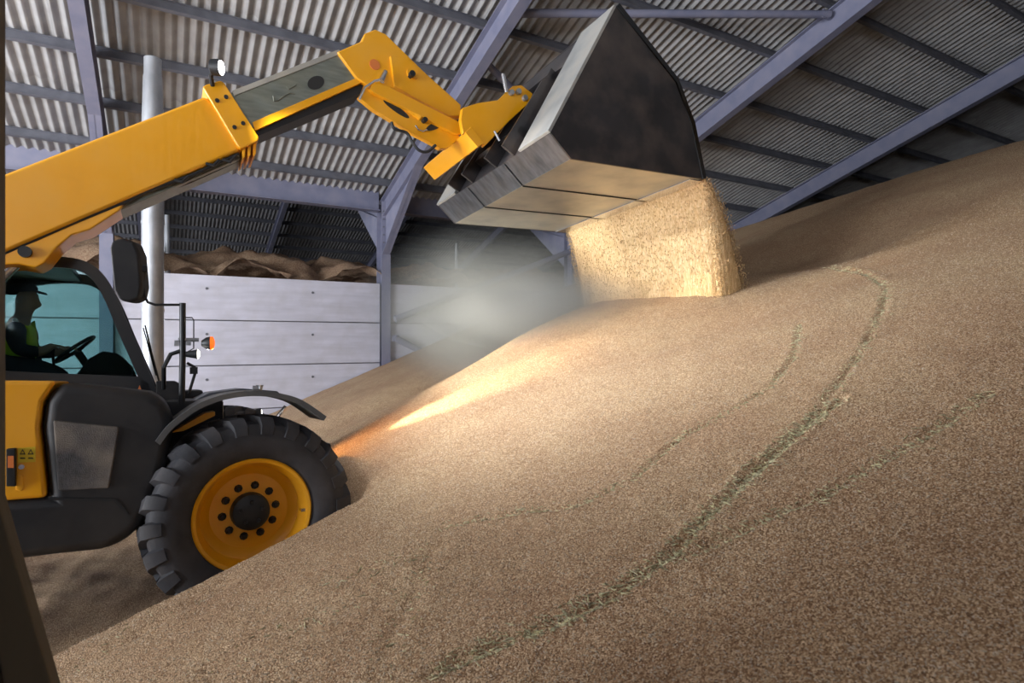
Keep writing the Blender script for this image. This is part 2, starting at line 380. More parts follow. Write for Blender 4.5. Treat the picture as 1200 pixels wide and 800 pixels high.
def heap(X, Y):
    z = h0(X, Y)
    z = z+.05*noise2(X, Y, 1.1, 3)+.018*noise2(X, Y, 4.2, 5)+.007*noise2(X, Y, 14, 8)+.004*noise2(X, Y, 33, 9)
    for pts, d, w_ in FW:
        best = np.full(X.shape, 9.0); sg = np.zeros(X.shape)
        for a, b in zip(pts[:-1], pts[1:]):
            dd, s = segdist(X, Y, a, b); m = dd < best; best = np.where(m, dd, best); sg = np.where(m, s, sg)
        d = d*(.75+1.1*noise2(X, Y, 19, 51))
        z = z-d*np.exp(-(best/w_)**2)+.35*d*np.exp(-((best-1.7*w_)/(w_))**2)
    # lane cut by the vehicle
    lane = sstep(4.02, 4.2, Y)*(1-sstep(6.85, 7.3, Y))
    low = .13-.055*(Y-4.2)+.03*noise2(X, Y, 6, 21)
    cut = low+np.maximum(0, X-.86)*1.9+np.maximum(0, X-1.3)*1.0
    z = np.where(lane > 0, z*(1-lane)+np.minimum(z, cut)*lane, z)
    toe = .05+.03*noise2(X, Y, 7, 31)+.02*noise2(X, Y, 17, 32)
    z = -smin(-z, -toe, .12)
    return np.maximum(z, .004)
def graded(a, b, c0, c1, fine, coarse):
    xs = [a]
    while xs[-1] < b:
        x = xs[-1]; d = max(0, c0-x, x-c1); xs.append(x+min(coarse, fine+d*.035))
    return np.array(xs)
gx = np.minimum(graded(-12.9, 28.9, -.8, 5.5, .02, .45), 29.15); gy = np.minimum(graded(-9.9, WY-.1, .4, 6.6, .02, .35), WY-.12)
GX, GY = np.meshgrid(gx, gy, indexing='ij'); GZ = heap(GX, GY)
nx, ny = len(gx), len(gy)
me = bpy.data.meshes.new('grain_heap')
vv = np.stack([GX.ravel(), GY.ravel(), GZ.ravel()], 1)
idx = np.arange(nx*ny).reshape(nx, ny)
ff = np.stack([idx[:-1,:-1].ravel(), idx[1:,:-1].ravel(), idx[1:,1:].ravel(), idx[:-1,1:].ravel()], 1)
def fast_mesh(me, vv, ff):
    n = ff.shape[1]
    me.vertices.add(len(vv)); me.vertices.foreach_set('co', vv.astype(np.float32).ravel())
    me.loops.add(ff.size); me.loops.foreach_set('vertex_index', ff.astype(np.int32).ravel())
    me.polygons.add(len(ff)); me.polygons.foreach_set('loop_start', np.arange(0, ff.size, n, dtype=np.int32))
    me.update(calc_edges=True); me.validate()
fast_mesh(me, vv, ff); me.shade_smooth(); me.materials.append(M['grain'])
hp = bpy.data.objects.new('grain_heap', me); col.objects.link(hp)
tag(hp, 'huge sloping heap of brown wheat grain filling the store', 'grain heap', kind='stuff')
# grain stored behind the concrete wall
bx = np.linspace(-13, 29, 260); by = np.linspace(WY+.1, 34, 120); BX, BY = np.meshgrid(bx, by, indexing='ij')
BZ = 3.4+.55*sstep(WY, 17, BY)+.40*np.abs(noise2(BX, BY, 2.6, 41))*2+.14*np.abs(noise2(BX, BY, 6, 42))*2-.2*sstep(20, 34, BY)
me = bpy.data.meshes.new('grain_behind_wall'); idx = np.arange(BX.size).reshape(BX.shape)
fast_mesh(me, np.stack([BX.ravel(), BY.ravel(), np.maximum(BZ, 3.3).ravel()], 1), np.stack([idx[:-1,:-1].ravel(), idx[1:,:-1].ravel(), idx[1:,1:].ravel(), idx[:-1,1:].ravel()], 1))
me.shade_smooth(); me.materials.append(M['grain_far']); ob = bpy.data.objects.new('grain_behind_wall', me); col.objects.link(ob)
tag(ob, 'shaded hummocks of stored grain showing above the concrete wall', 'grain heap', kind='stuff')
# bits of straw and husk on the heap
def scatter(name, label, pts, lens, rad, m):
    base = np.array([(-1,-1,0),(1,-1,0),(0,1.2,0)], float)
    vs = []; fs = []
    n = len(pts); yaw = np.random.rand(n)*6.28; tilt = (np.random.rand(n)-.5)*.7+.15
    d = np.stack([np.cos(yaw)*np.cos(tilt), np.sin(yaw)*np.cos(tilt), np.sin(tilt)], 1)
    sd = np.stack([-np.sin(yaw), np.cos(yaw), 0*yaw], 1); up = np.cross(d, sd)
    P = np.array(pts); L_ = np.array(lens)[:, None]
    R = np.array(rad)[:, None] if np.ndim(rad) else rad
    rings = []
    for s, q in ((-.5, .6), (0, 1), (.5, .5)):
        for a, b in ((-1, -.6), (1, -.6), (0, 1)):
            rings.append(P+d*L_*s+(sd*a+up*b)*R*q)
    V_ = np.stack(rings, 1).reshape(-1, 3)
    f = []
    for k in (0, 3):
        for a, b in ((0,1),(1,2),(2,0)): f.append((k+a, k+b, k+3+b, k+3+a))
    Fq = np.array(f)[None]+np.arange(n)[:, None, None]*9
    me = bpy.data.meshes.new(name); fast_mesh(me, V_, Fq.reshape(-1, 4)); me.materials.append(m)
    o = bpy.data.objects.new(name, me); col.objects.link(o); tag(o, label, name.split('_')[-1], kind='stuff'); return o
def hz(x, y): return float(np.interp(0, [0], [0]))
pts = []; lens = []
for (pl, d, w_), dens in zip(FW, (620, 240, 170, 150, 80, 80, 60, 40)):
    for a, b in zip(pl[:-1], pl[1:]):
        for k in range(max(3, int((b-a).length*dens))):
            t = random.random(); p = a.lerp(b, t); pts.append((p.x+random.gauss(0, w_*1.0), p.y+random.gauss(0, w_*1.0))); lens.append(random.choice([.008, .01, .012, .014, .018, .022, .03, .045]))
P2 = np.array(pts); Z = heap(P2[:,0], P2[:,1]); scatter('loose_straw', 'chips of straw and chaff gathered along furrows in the grain', np.column_stack([P2, Z+.004]), lens, .0026, M['straw'])
n = 46000; tt = 1.2+np.random.rand(n)**1.5*5.5; aa = np.random.rand(n)*1300-60; rr = (aa-600)/F
hx, hy = tt*(S30+C30*rr), tt*(C30-S30*rr); keep = (heap(hx, hy) > .12)
hx, hy = hx[keep], hy[keep]
scatter('loose_husks', 'pale husks and grains lying loose on top of the heap', np.column_stack([hx, hy, heap(hx, hy)+.002]), .005+np.random.rand(len(hx))*.006, .0021, M['husk'])

# ------------------------------------------------------------------ telehandler
T = empty('telehandler', mat=VM)
tag(T, 'yellow and black telehandler with its boom raised over the grain', 'telehandler')
def plate(name, pxs, L0, L1, m, parent=T, bevel=.01, seg=2, off=(0, 0), sc=1.0, smooth=True):
    A = [V(off[0]+x/sc, off[1]+y/sc, L0) for x, y in pxs]
    B = [p+Vector((0, L1-L0, 0)) for p in A]
    return MB().prism(A, B).build(name, m, parent, bevel=bevel, seg=seg)
# wheels -------------------------------------------------------------
R_ = .65; TW = .25
tyre = MB().lathe([(.36, -.19), (.39, -.215), (.43, -.235), (.50, -.25), (.57, -.238), (.60, -.215), (.615, -.16), (.62, 0), (.615, .16), (.60, .215), (.57, .238), (.50, .25), (.43, .235), (.39, .215), (.36, .19)], 72, cap=False)
NL = 22
for side in (-1, 1):
    for k in range(NL):
        a0 = 2*PI*(k+(.5 if side > 0 else 0))/NL
        st = [(.535, -.256, 0, .034), (.60, -.25, .0, .040), (.648, -.21, .02, .042), (.66, -.12, .09, .036), (.662, .015, .20, .030)]
        st_in = [(.535, -.238), (.585, -.220), (.605, -.19), (.612, -.12), (.615, .015)]
        A = []; 
        for (r, y, da, hw), (ri, yi) in zip(st, st_in):
            for rad, yy, wd in ((ri, yi, 1.35), (r, y, 1)):
                for sgn in (-1, 1):
                    th = a0+da*1.0+sgn*hw*wd/rad
                    A.append((rad*math.cos(th), side*(-yy) if side > 0 else yy, rad*math.sin(th)))
        fs = []
        for q in range(4):
            b = q*4; n_ = b+4
            fs += [(b+2, b+3, n_+3, n_+2), (b, b+2, n_+2, n_), (b+3, b+1, n_+1, n_+3)]
        fs += [(0, 1, 3, 2), (16, 18, 19, 17)]
        tyre.add(A, fs)
        # small raised block on the sidewall between lugs
def make_wheel(loc, steer=0, flip=False):
    w_ = empty('wheel', loc); w_.parent = T; w_.rotation_euler = (0, 0, steer+(PI if flip else 0))
    return w_
w1 = make_wheel((0, -.93, .65), math.radians(3))
wparts = [tyre.build('tyre', M['rubber'], w1, bevel=0, smooth=True)]
rim = MB().lathe([(.362, -.19), (.372, -.205), (.362, -.215), (.345, -.205), (.335, -.16), (.315, -.13), (.31, -.075), (.285, -.055), (.27, -.04), (.25, -.02), (.05, -.02), (.05, .02), (.31, .06), (.36, .19)], 64, cap=False)
wparts.append(rim.build('rim', M['yellow'], w1, smooth=True))
hub = MB().lathe([(.02, -.125), (.095, -.12), (.118, -.105), (.125, -.06), (.125, -.0)], 32)
for k in range(5):
    a = 2*PI*k/5+.3; hub.lathe([(.012, -.135), (.016, -.12)], 8, (.07*math.cos(a), 0, .07*math.sin(a)))
wparts.append(hub.build('hub', M['dark'], w1, smooth=True))
nut = None
for k in range(10):
    a = 2*PI*k/10+.1
    mb = MB().lathe([(.010, -.052), (.019, -.045), (.021, -.03), (.028, -.022)], 8, (.172*math.cos(a), 0, .172*math.sin(a)))
    wparts.append(mb.build('wheel_nut', M['dark'], w1))
wparts.append(MB().box((.325, -.15, -.02), (.03, .05, .02)).build('valve', M['chrome'], w1))
for loc, st, fl_ in (((0, .93, .65), math.radians(3), True), ((-2.75, -.93, .65), 0, False), ((-2.75, .93, .65), 0, True)):
    w2 = make_wheel(loc, st, fl_)
    for p in wparts: dup(p, w2)
# chassis --------------------------------------------------------------
MB().box((-1.4, 0, .78), (4.2, .75, .45)).build('chassis', M['dark'], T, bevel=.03)
MB().tube([(0, -.72, .65), (0, .72, .65)], .11, 14).build('axle', M['dark'], T, smooth=True)
MB().tube([(-2.75, -.72, .65), (-2.75, .72, .65)], .11, 14).build('axle', M['dark'], T, smooth=True)
MB().box((-3.55, 0, 1.0), (.5, 1.9, .8)).build('counterweight', M['yellow'], T, bevel=.08)
# engine side: yellow panel and black pod
LN = -1.10
a0 = V(0, 440, LN); a1 = V(0, 585, LN); b0 = V(66, 446, LN); b1 = V(55, 583, LN)
yl = MB().prism([Vector((-1.75, LN, a1.z)), b1, V(46, 500, LN), V(50, 470, LN), b0, Vector((-1.75, LN, b0.z+.03))], [p+Vector((0, .62, 0)) for p in [Vector((-1.75, LN, a1.z)), b1, V(46, 500, LN), V(50, 470, LN), b0, Vector((-1.75, LN, b0.z+.03))]])
yb_ = yl.build('engine_panel', M['yellow'], T, bevel=.025, seg=3)
plate('latch', [(7, 526), (18, 525), (18, 570), (7, 570)], LN-.035, LN+.01, M['dark'], yb_, .006)
plate('latch_label', [(9, 534), (16, 534), (16, 548), (9, 548)], LN-.038, LN-.03, M['red'], yb_, 0)
st_ = plate('warning_sticker', [(21, 525), (41.5, 523), (41.5, 541), (21, 542)], LN-.004, LN, M['sticker'], yb_, 0)
def flat_tri(cx, cy, s, parent):
    o = [(cx, cy-s), (cx+s, cy+s*.8), (cx-s, cy+s*.8)]; i_ = [(cx+(x-cx)*.55, cy+.1*s+(y-cy-.1*s)*.55) for x, y in o]
    A = [V(x, y, LN-.006) for x, y in o]; B = [V(x, y, LN-.006) for x, y in i_]
    mb = MB().add(A+B, [(0, 1, 4, 3), (1, 2, 5, 4), (2, 0, 3, 5)]); return mb
for cx in (26.5, 36):
    flat_tri(cx, 529.5, 3.6, None).add([V(cx-3, 536, LN-.006), V(cx+3, 536, LN-.006), V(cx+3, 537.4, LN-.006), V(cx-3, 537.4, LN-.006)], [(0,1,2,3)]).build('warning_symbol', M['ink'], yb_)
MB().tube([V(25, 547, LN-.02), V(25, 547, LN+.01)], .014, 10).build('lock_bolt', M['chrome'], yb_)
plate('pull_recess', [(18, 556), (27, 556), (28, 573), (24, 576), (18, 574)], LN-.006, LN+.01, M['yellow'], yb_, .008)
pod = [(57, 582), (48, 500), (52, 470), (68, 447), (120, 452), (175, 459), (196, 470), (204, 495), (196, 545), (180, 590), (160, 625), (128, 645), (60, 652), (20, 660)]
A = [V(x, y, LN) for x, y in pod]; A = A[:-1]+[V(-60, 668, LN), V(-60, 588, LN)]
pb = MB().prism(A, [p+Vector((0, .72, 0)) for p in A]).build('engine_pod', M['black_plastic'], T, bevel=.07, seg=4)
plate('grille_panel', [(62, 492), (140, 500), (128, 572), (68, 575)], LN-.012, LN+.02, M['grille'], pb, .012)
plate('pod_seam', [(58, 583), (135, 584), (150, 600), (150, 603), (133, 587.5), (58, 586)], LN-.006, LN+.02, M['dark'], pb, 0)
MB().prism([V(-60, 600, LN+.03), V(150, 590, LN+.03), V(120, 640, LN+.03), V(-60, 668, LN+.03)], [V(-60, 600, LN+.03)+Vector((0,.9,0)), V(150, 590, LN+.03)+Vector((0,.9,0)), V(120, 640, LN+.03)+Vector((0,.9,0)), V(-60, 668, LN+.03)+Vector((0,.9,0))]).build('belly_tank', M['dark'], T, bevel=.03)
# front body between pod and front axle
plate('front_frame', [(190, 470), (262, 468), (262, 520), (240, 560), (185, 600), (160, 600)], -.55, .3, M['dark'], T, .02)
# mudguards
def guard(name, outer, th, L0, L1, m, parent=T):
    n = len(outer); O_ = [V(x, y, L0) for x, y in outer]
    c = Vector((0, 0, .65)); I_ = [p+(Vector((c.x-p.x, 0, c.z-p.z)).normalized()*th) for p in O_]
    mb = MB(); B = Vector((0, L1-L0, 0))
    for i in range(n-1):
        q = [O_[i], O_[i+1], I_[i+1], I_[i]]; mb.prism(q, [p+B for p in q])
    return mb.build(name, m, parent, bevel=0)
arc = [(182, 517), (195, 500), (212, 486), (232, 473), (255, 464), (280, 459), (305, 458), (330, 461), (355, 469), (383, 488)]
def densify(pl, k=4):
    out = []
    for i in range(len(pl)-1):
        p0 = pl[max(0, i-1)]; p1 = pl[i]; p2 = pl[i+1]; p3 = pl[min(len(pl)-1, i+2)]
        for j in range(k):
            t = j/k; out.append(tuple(.5*((2*b)+(-a+c)*t+(2*a-5*b+4*c-d)*t*t+(-a+3*b-3*c+d)*t**3) for a, b, c, d in zip(p0, p1, p2, p3)))
    return out+[pl[-1]]
mg = guard('mudguard', densify(arc), .035, -1.16, -.66, mat('mudguard_grey', (.10, .105, .11), .5, 0, dust=(.25, .22, .19), dustamt=.5))
plate('mudguard_flange', [(200, 507), (240, 484), (252, 482), (252, 487), (215, 505)], -1.0, -.8, M['yellow'], mg, .004)
MB().tube([V(335, 476, -.9), V(318, 497, -.9), V(300, 520, -.6)], .014, 8).build('mudguard_stay', M['chrome'], mg)
g2 = [p+Vector((0, 0, 0)) for p in [V(225, 470, -.3), V(245, 460, -.3), V(285, 455, -.3), V(325, 458, -.3), V(330, 463, -.3), V(285, 461, -.3), V(250, 467, -.3), V(232, 476, -.3)]]
MB().prism(g2, [p+Vector((0, .6, 0)) for p in g2]).build('front_shroud', M['heel'], T, bevel=.008)
MB().tube([V(296, 456, -.3), V(304, 456, -.3), V(304, 451, -.3)], .03, 8).build('hose_fitting', M['galv'], T)
# cab --------------------------------------------------------------
LC0, LC1 = .22, 1.05
cab = empty('cab', V(100, 440, LC0)); cab.parent = T; co = cab.location.copy()
def cpart(mb, name, m, **k):
    o = mb.build(name, m, cab, **k); o.location = -co; return o
side_out = [(-120, 318), (0, 304), (45, 300), (85, 302), (108, 310), (124, 325), (137, 348), (152, 384), (168, 420), (184, 458), (188, 470)]
def pillar(pl, w_, L, name):
    mb = MB(); P = [V(x, y, L) for x, y in densify(pl, 3)]
    return cpart(mb.tube(P, w_, 8), name, M['cabpaint'], smooth=True)
for L in (LC0, LC1):
    # roof rail + A pillar as one curved member with flat section
    O_ = [V(x, y, LC0)+Vector((0, L-LC0, 0)) for x, y in densify(side_out, 3)]
    mb = MB(); n = len(O_)
    I_ = []
    for i in range(n):
        t = (O_[min(i+1, n-1)]-O_[max(i-1, 0)]).normalized(); I_.append(O_[i]+Vector((-(t.z), 0, t.x))*-.085)
    for i in range(n-1):
        q = [O_[i], O_[i+1], I_[i+1], I_[i]]; mb.prism(q, [p+Vector((0, .05, 0)) for p in q])
    cpart(mb, 'pillar', M['cabpaint'])
    sill = [(-120, 424), (0, 434), (60, 437), (165, 441), (178, 452), (188, 470), (150, 470), (-120, 452)]
    q = [V(x, y, LC0)+Vector((0, L-LC0, 0)) for x, y in sill]; cpart(MB().prism(q, [p+Vector((0, .05, 0)) for p in q]), 'sill', M['cabpaint'], bevel=.006)
gl = [(-115, 330), (0, 316), (45, 311), (80, 313), (103, 320), (119, 335), (136, 372), (150, 405), (163, 438), (60, 438), (0, 436), (-115, 428)]
for L, nm in ((LC0+.02, 'side_window'), (LC1+.02, 'side_window')):
    q = [V(x, y, LC0)+Vector((0, L-LC0, 0)) for x, y in gl]; cpart(MB().prism(q, [p+Vector((0, .006, 0)) for p in q]), nm, M['glass'])
# windscreen between the A pillars
fr_ = [V(x, y, LC0) for x, y in densify(side_out[4:], 3)]
mb = MB()
for a, b in zip(fr_[:-1], fr_[1:]):
    q = [a+Vector((-.02, .06, 0)), b+Vector((-.02, .06, 0)), b+Vector((-.026, .06, 0)), a+Vector((-.026, .06, 0))]
    mb.prism(q, [p+Vector((0, LC1-LC0-.06, 0)) for p in q])
cpart(mb, 'windscreen', M['glass'], smooth=True)
ra = V(-120, 318, LC0); rb = V(108, 310, LC0)
cpart(MB().box(((ra.x+rb.x)/2-.1, (LC0+LC1)/2, rb.z+.0), ((rb.x-ra.x)-.1, LC1-LC0, .05)), 'roof', M['cabpaint'], bevel=.015)
cpart(MB().box((ra.x+.05, (LC0+LC1)/2, rb.z-.6), (.06, LC1-LC0, 1.3)), 'rear_wall', M['cabpaint'])
fz = V(60, 470, LC0).z
cpart(MB().box((-1.0, (LC0+LC1)/2+.02, fz-.38), (1.55, LC1-LC0, .85)), 'cab_base', M['cabpaint'], bevel=.02)
d0 = [(88, 440), (104, 420), (120, 411), (138, 414), (152, 428), (160, 445)]
q = [V(x, y, .45) for x, y in d0]; cpart(MB().prism(q, [p+Vector((0, .5, 0)) for p in q]), 'dashboard', M['seat'], bevel=.02)
# steering wheel: tilted ring + column
c = V(88, 409, .66); e1 = (V(110, 395, .66)-V(66, 424, .66)).normalized(); e2 = Vector((0, 1, 0)); rw = (V(110, 395, .66)-V(66, 424, .66)).length/2
cpart(MB().tube([c+e1*rw*math.cos(2*PI*k/28)+e2*rw*math.sin(2*PI*k/28) for k in range(29)], .015, 8, False), 'steering_wheel', M['dark'], smooth=True)
sp_ = MB()
for k in (0, 2.1, 4.2): sp_.tube([c+Vector((.02, 0, -.03)), c+e1*rw*math.cos(k)+e2*rw*math.sin(k)], .01, 6)
cpart(sp_.tube([c+Vector((.02, 0, -.03)), V(108, 436, .66)], .03, 8), 'steering_column', M['dark'], smooth=True)
cpart(MB().tube([V(64, 440, .5), V(62, 415, .5), V(60, 409, .5)], [.01, .01, .028], 10), 'joystick', M['dark'], smooth=True)
sx = V(12, 430, .66)
cpart(MB().box((sx.x-.03, .66, sx.z-.12), (.5, .5, .14)).box((sx.x-.33, .66, sx.z+.28), (.12, .48, .8)), 'seat', M['seat'], bevel=.04)
cpart(MB().tube([V(170, 381, .3), V(178, 415, .3), V(190, 460, .3)], .008, 6).tube([V(168, 384, .3), V(183, 440, .3)], .006, 6), 'wiper', M['dark'])
cpart(MB().add([V(161, 457, LC0-.004), V(166, 457, LC0-.004), V(163.5, 451, LC0-.004)], [(0,1,2)]), 'warning_triangle', M['red'])
plate('scuttle', [(183, 446), (205, 446), (212, 450), (212, 474), (183, 474)], -.1, .5, M['cabpaint'], T, .01)
# mirror and light mast --------------------------------------------------------------
LM = -.55
mast = empty('light_mast', V(213, 470, LM)); mast.parent = T; mo = mast.location.copy()
def mpart(mb, name, m, **k):
    o = mb.build(name, m, mast, **k); o.location = -mo; return o
mpart(MB().tube([V(213, 472, LM), V(213.5, 440, LM), V(214, 420, LM), V(214, 355, LM)], .021, 12), 'post', M['dark'], smooth=True)
mpart(MB().tube([V(214, 357, LM), V(182, 357, LM), V(173, 354, LM), V(169, 346, LM), V(168.5, 318, LM)], .009, 8), 'mirror_arm', M['dark'], smooth=True)
mpart(MB().box(V(168, 315, LM), (.05, .05, .05)), 'mirror_clamp', M['dark'], bevel=.01)
q = [V(x, y, LM-.05) for x, y in [(131, 281), (143, 278), (157, 283), (163, 297), (166, 335), (163, 350), (152, 354), (140, 352), (133, 340), (130, 310), (128, 290)]]
mpart(MB().prism(q, [p+Vector((.05, .11, 0)) for p in q]), 'mirror_head', M['black_plastic'], bevel=.02, seg=3)
mpart(MB().tube([V(212, 372, LM), V(225, 372, LM), V(227, 375, LM), V(227, 408, LM), V(220, 412, LM)], .005, 6), 'wire_guard', M['dark'], smooth=True)
mpart(MB().tube([V(209, 398, LM), V(233, 398, LM)], .014, 8).box(V(207, 402, LM), (.03, .03, .04)).box(V(221, 402, LM), (.03, .03, .03)), 'lamp_bracket', M['galv'], smooth=True)
ax = Vector((1, -.15, 0)).normalized()
p = V(236, 402, LM); mpart(MB().tube([p, p+ax*.03, p+ax*.06], [.02, .042, .05], 16), 'indicator_body', M['dark'], smooth=True)
p2 = p+ax*.06; mpart(MB().tube([p2, p2+ax*.018, p2+ax*.028], [.05, .047, .02], 16), 'indicator_lens', M['amber'], smooth=True)
p = V(218, 415, LM); mpart(MB().tube([p, p+ax*.05, p+ax*.075], [.02, .03, .036], 14), 'headlamp_body', M['dark'], smooth=True)
p2 = p+ax*.076; mpart(MB().tube([p2, p2+ax*.012], [.036, .02], 16), 'headlamp_lens', M['headlamp'], smooth=True)
mpart(MB().tube([V(192, 455, LM+.2), V(192, 430, LM), V(200, 415, LM), V(212, 411, LM)], .015, 8), 'stay', M['dark'], smooth=True)
mpart(MB().tube([V(219, 425, LM), V(228, 430, LM), V(229, 436, LM), V(221, 462, LM)], .01, 8).box(V(227, 434, LM), (.05, .05, .05)), 'lower_bracket', M['dark'], smooth=True)
# boom --------------------------------------------------------------
LB = -.17; LBf = .17
bt0, bt1 = V(5, 203, LB), V(240, 112, LB); bb0, bb1 = V(5, 292, LB), V(282, 176, LB)
td = (bt1-bt0).normalized()
back = -2.6
A = [bt0+td*(back), bt1, V(262, 130, LB), bb1, bb0+td*back]
boom = MB().prism(A, [p+Vector((0, LBf-LB, 0)) for p in A]).build('outer_boom', M['yellow'], T, bevel=.03, seg=3)
def W(x, y): return (x/2.858, 40+y/2.858)          # close-up coordinates of the outer boom
cl = plate('boom_collar', [W(678, 176), W(690, 168), W(738, 154), W(750, 160), W(868, 345), W(864, 358), W(808, 384), W(798, 378)], LB-.035, LBf+.035, M['yellow'], boom, .012, 3)
for x, y in ((727, 223), (757, 211), (785, 312), (814, 299)):
    p = V(*W(x, y), LB-.035); MB().tube([p+Vector((0, -.012, 0)), p], .017, 8).build('bolt', M['dark'], boom)
for x in (812, 830, 848):
    plate('wear_pad', [W(x, 383-(x-812)*.4), W(x+11, 378-(x-812)*.4), W(x+9, 410-(x-812)*.25), W(x, 418-(x-812)*.3)], LB, LBf, M['yellow'], boom, .004)
# under-boom pipes, hose run and lower bracket
def U(x, y, L): return V(*W(x, y), L)
for k, (oy, rr_, mm) in enumerate(((6, .016, 'dark'), (16, .012, 'chrome'), (24, .014, 'dark'))):
    MB().tube([U(15, 728+oy, LB+.03+.05*k), U(240, 628+oy, LB+.03+.05*k), U(430, 552+oy, LB+.03+.05*k), U(480, 523+oy*1.2, LB+.03+.05*k), U(640, 468+oy, LB+.03+.05*k), U(800, 396+oy, LB+.03+.05*k)], rr_, 8).build('hydraulic_pipe', M[mm], boom, smooth=True)
plate('under_tray', [W(380, 572), W(560, 480), W(800, 388), W(806, 415), W(600, 505), W(450, 570), W(380, 600)], LB+.06, LBf, M['steelgrey'], boom, .006)
for x, y in ((610, 480), (715, 425), (770, 412)):
    MB().tube([U(x-25, y+8, LB+.0), U(x, y+15, LB-.01), U(x+20, y-4, LB+.0)], .013, 7).build('hose', M['dark'], boom, smooth=True)
br = plate('lift_bracket', [W(-60, 745), W(15, 722), W(120, 690), W(300, 612), W(420, 560), W(400, 590), W(300, 655), W(240, 672), W(190, 715), W(150, 765), W(120, 782), W(60, 770), W(-60, 775)], LB+.02, LBf-.02, M['yellow'], boom, .015)
p = U(85, 730, LB+.02); MB().tube([p+Vector((0, -.03, 0)), p+Vector((0, .32, 0))], .04, 16).build('pivot_pin', M['dark'], boom, smooth=True)
MB().tube([U(85, 730, 0), V(-150, 470, 0)], [.045, .05], 14).build('lift_ram', M['chrome'], T, smooth=True)
# work lamp on the collar
wl = empty('work_lamp', V(250, 92, -.26)); wl.parent = T; wo = wl.location.copy()
def wpart(mb, name, m, **k):
    o = mb.build(name, m, wl, **k); o.location = -wo; return o
wpart(MB().tube([V(249, 100, -.2), V(247, 88, -.28), V(253, 80, -.33)], .018, 8), 'lamp_bracket', M['dark'], smooth=True)
la = V(253, 79, -.34); ld = Vector((.86, -.42, -.05)).normalized()
wpart(MB().tube([la-ld*.05, la-ld*.03, la+ld*.04], [.03, .06, .065], 16), 'lamp_housing', M['dark'], smooth=True)
wpart(MB().tube([la+ld*.041, la+ld*.047], [.055, .05], 16), 'lamp_lens', M['lamp'])
# inner boom
def Q(x, y): return (x/1.875, y/1.875)            # close-up coordinates of the upper left quarter
inner = plate('inner_boom', [Q(470, 235), Q(507, 203), Q(745, 112), Q(795, 178), Q(560, 280), Q(500, 300)], LB+.03, LBf-.03, M['steelgrey'], T, .012)
plate('slide_rail', [Q(510, 199), Q(745, 108), Q(750, 118), Q(515, 210)], LB+.022, LB+.08, M['floorsteel'], inner, .003)
plate('slide_rail', [Q(555, 268), Q(785, 170), Q(797, 180), Q(560, 287)], LB+.018, LB+.08, M['yellow'], inner, .003)
plate('lower_rail', [Q(560, 284), Q(800, 182), Q(792, 205), Q(568, 298)], LB+.05, LBf-.05, M['dark'], inner, .004)
p = V(*Q(694, 182), LB+.03)
e1 = (V(*Q(712, 176), LB+.03)-V(*Q(676, 188), LB+.03))/2; e2 = (V(*Q(690, 168), LB+.03)-V(*Q(698, 196), LB+.03))/2
MB().add([p+Vector((0, -.004, 0))+e1*math.cos(2*PI*k/24)+e2*math.sin(2*PI*k/24) for k in range(24)], [tuple(range(24))]).build('boom_hole', M['ink'], inner)
for pl in ([(600, 210), (602, 222), (612, 220), (622, 212), (636, 204), (648, 206)], [(630, 190), (634, 196), (644, 190), (650, 186)]):
    MB().tube([V(*Q(x, y), LB+.027) for x, y in pl], .006, 6).build('cast_mark', M['steelgrey'], inner, smooth=True)
# boom head and tilt linkage
def K(x, y): return (380+x/4, 20+y/4)
hd = plate('boom_head', [K(60, 162), K(175, 112), K(190, 75), K(240, 56), K(288, 78), K(480, 265), K(642, 410), K(640, 470), K(590, 470), K(400, 372), K(320, 330), K(200, 318), K(150, 285)], LB-.0, LBf, M['yellow'], T, .014, 3)
plate('reinforcing_plate', [K(310, 180), K(390, 190), K(460, 250), K(640, 415), K(635, 462), K(585, 462), K(420, 375), K(330, 322)], LB-.03, LB+.02, M['yellow'], hd, .008)
for x, y, r in ((415, 262, .055), (683, 467, .05), (475, 478, .045)):
    p = V(*K(x, y), LB-.05); MB().tube([p, p+Vector((0, .1, 0))], r, 20).build('boss', M['yellow'], hd, smooth=True)
    p = V(*K(x, y), LB-.095); MB().tube([p, p+Vector((0, .13, 0))], r*.52, 16).build('pivot_pin', M['dark'], hd, smooth=True)
p = V(*K(237, 222), LB-.006); MB().tube([p, p+Vector((0, .02, 0))], .05, 18).build('inspection_hole', M['red'], hd, smooth=True)
lk = plate('tilt_link', [K(225, 316), K(262, 310), K(305, 326), K(652, 500), K(660, 525), K(640, 548), K(610, 545), K(420, 447), K(228, 352), K(215, 335)], LB-.085, LB-.03, M['yellow'], T, .008)
plate('lower_arm', [K(162, 375), K(195, 328), K(240, 350), K(420, 440), K(620, 545), K(640, 565), K(578, 614), K(545, 616), K(500, 588), K(420, 546), K(230, 432)], LB-.04, LB+.03, M['yellow'], lk, .008)
def oval(name, a, b, w_, L, m, parent):
    A = V(*K(*a), L); B = V(*K(*b), L); e1 = (B-A)/2; c_ = (A+B)/2; e2 = Vector((-e1.z, 0, e1.x)).normalized()*w_
    q = [c_+e1*math.cos(2*PI*k/28)+e2*math.sin(2*PI*k/28) for k in range(28)]
    return MB().prism(q, [p+Vector((0, .006, 0)) for p in q]).build(name, m, parent)
oval('link_slot', (278, 388), (398, 472), .03, LB-.044, M['ink'], lk)
oval('link_slot', (478, 528), (566, 488), .032, LB-.044, M['ink'], lk)
MB().tube([V(*K(428, 508), LB-.05), V(*K(440, 528), LB-.055), V(*K(462, 536), LB-.055), V(*K(482, 528), LB-.05)], .008, 7).build('pin_clip', M['chrome'], lk, smooth=True)
MB().tube([V(*K(398, 430), LB-.05), V(*K(452, 470), LB-.05)], .035, 12).build('tilt_ram', M['yellow'], lk, smooth=True)
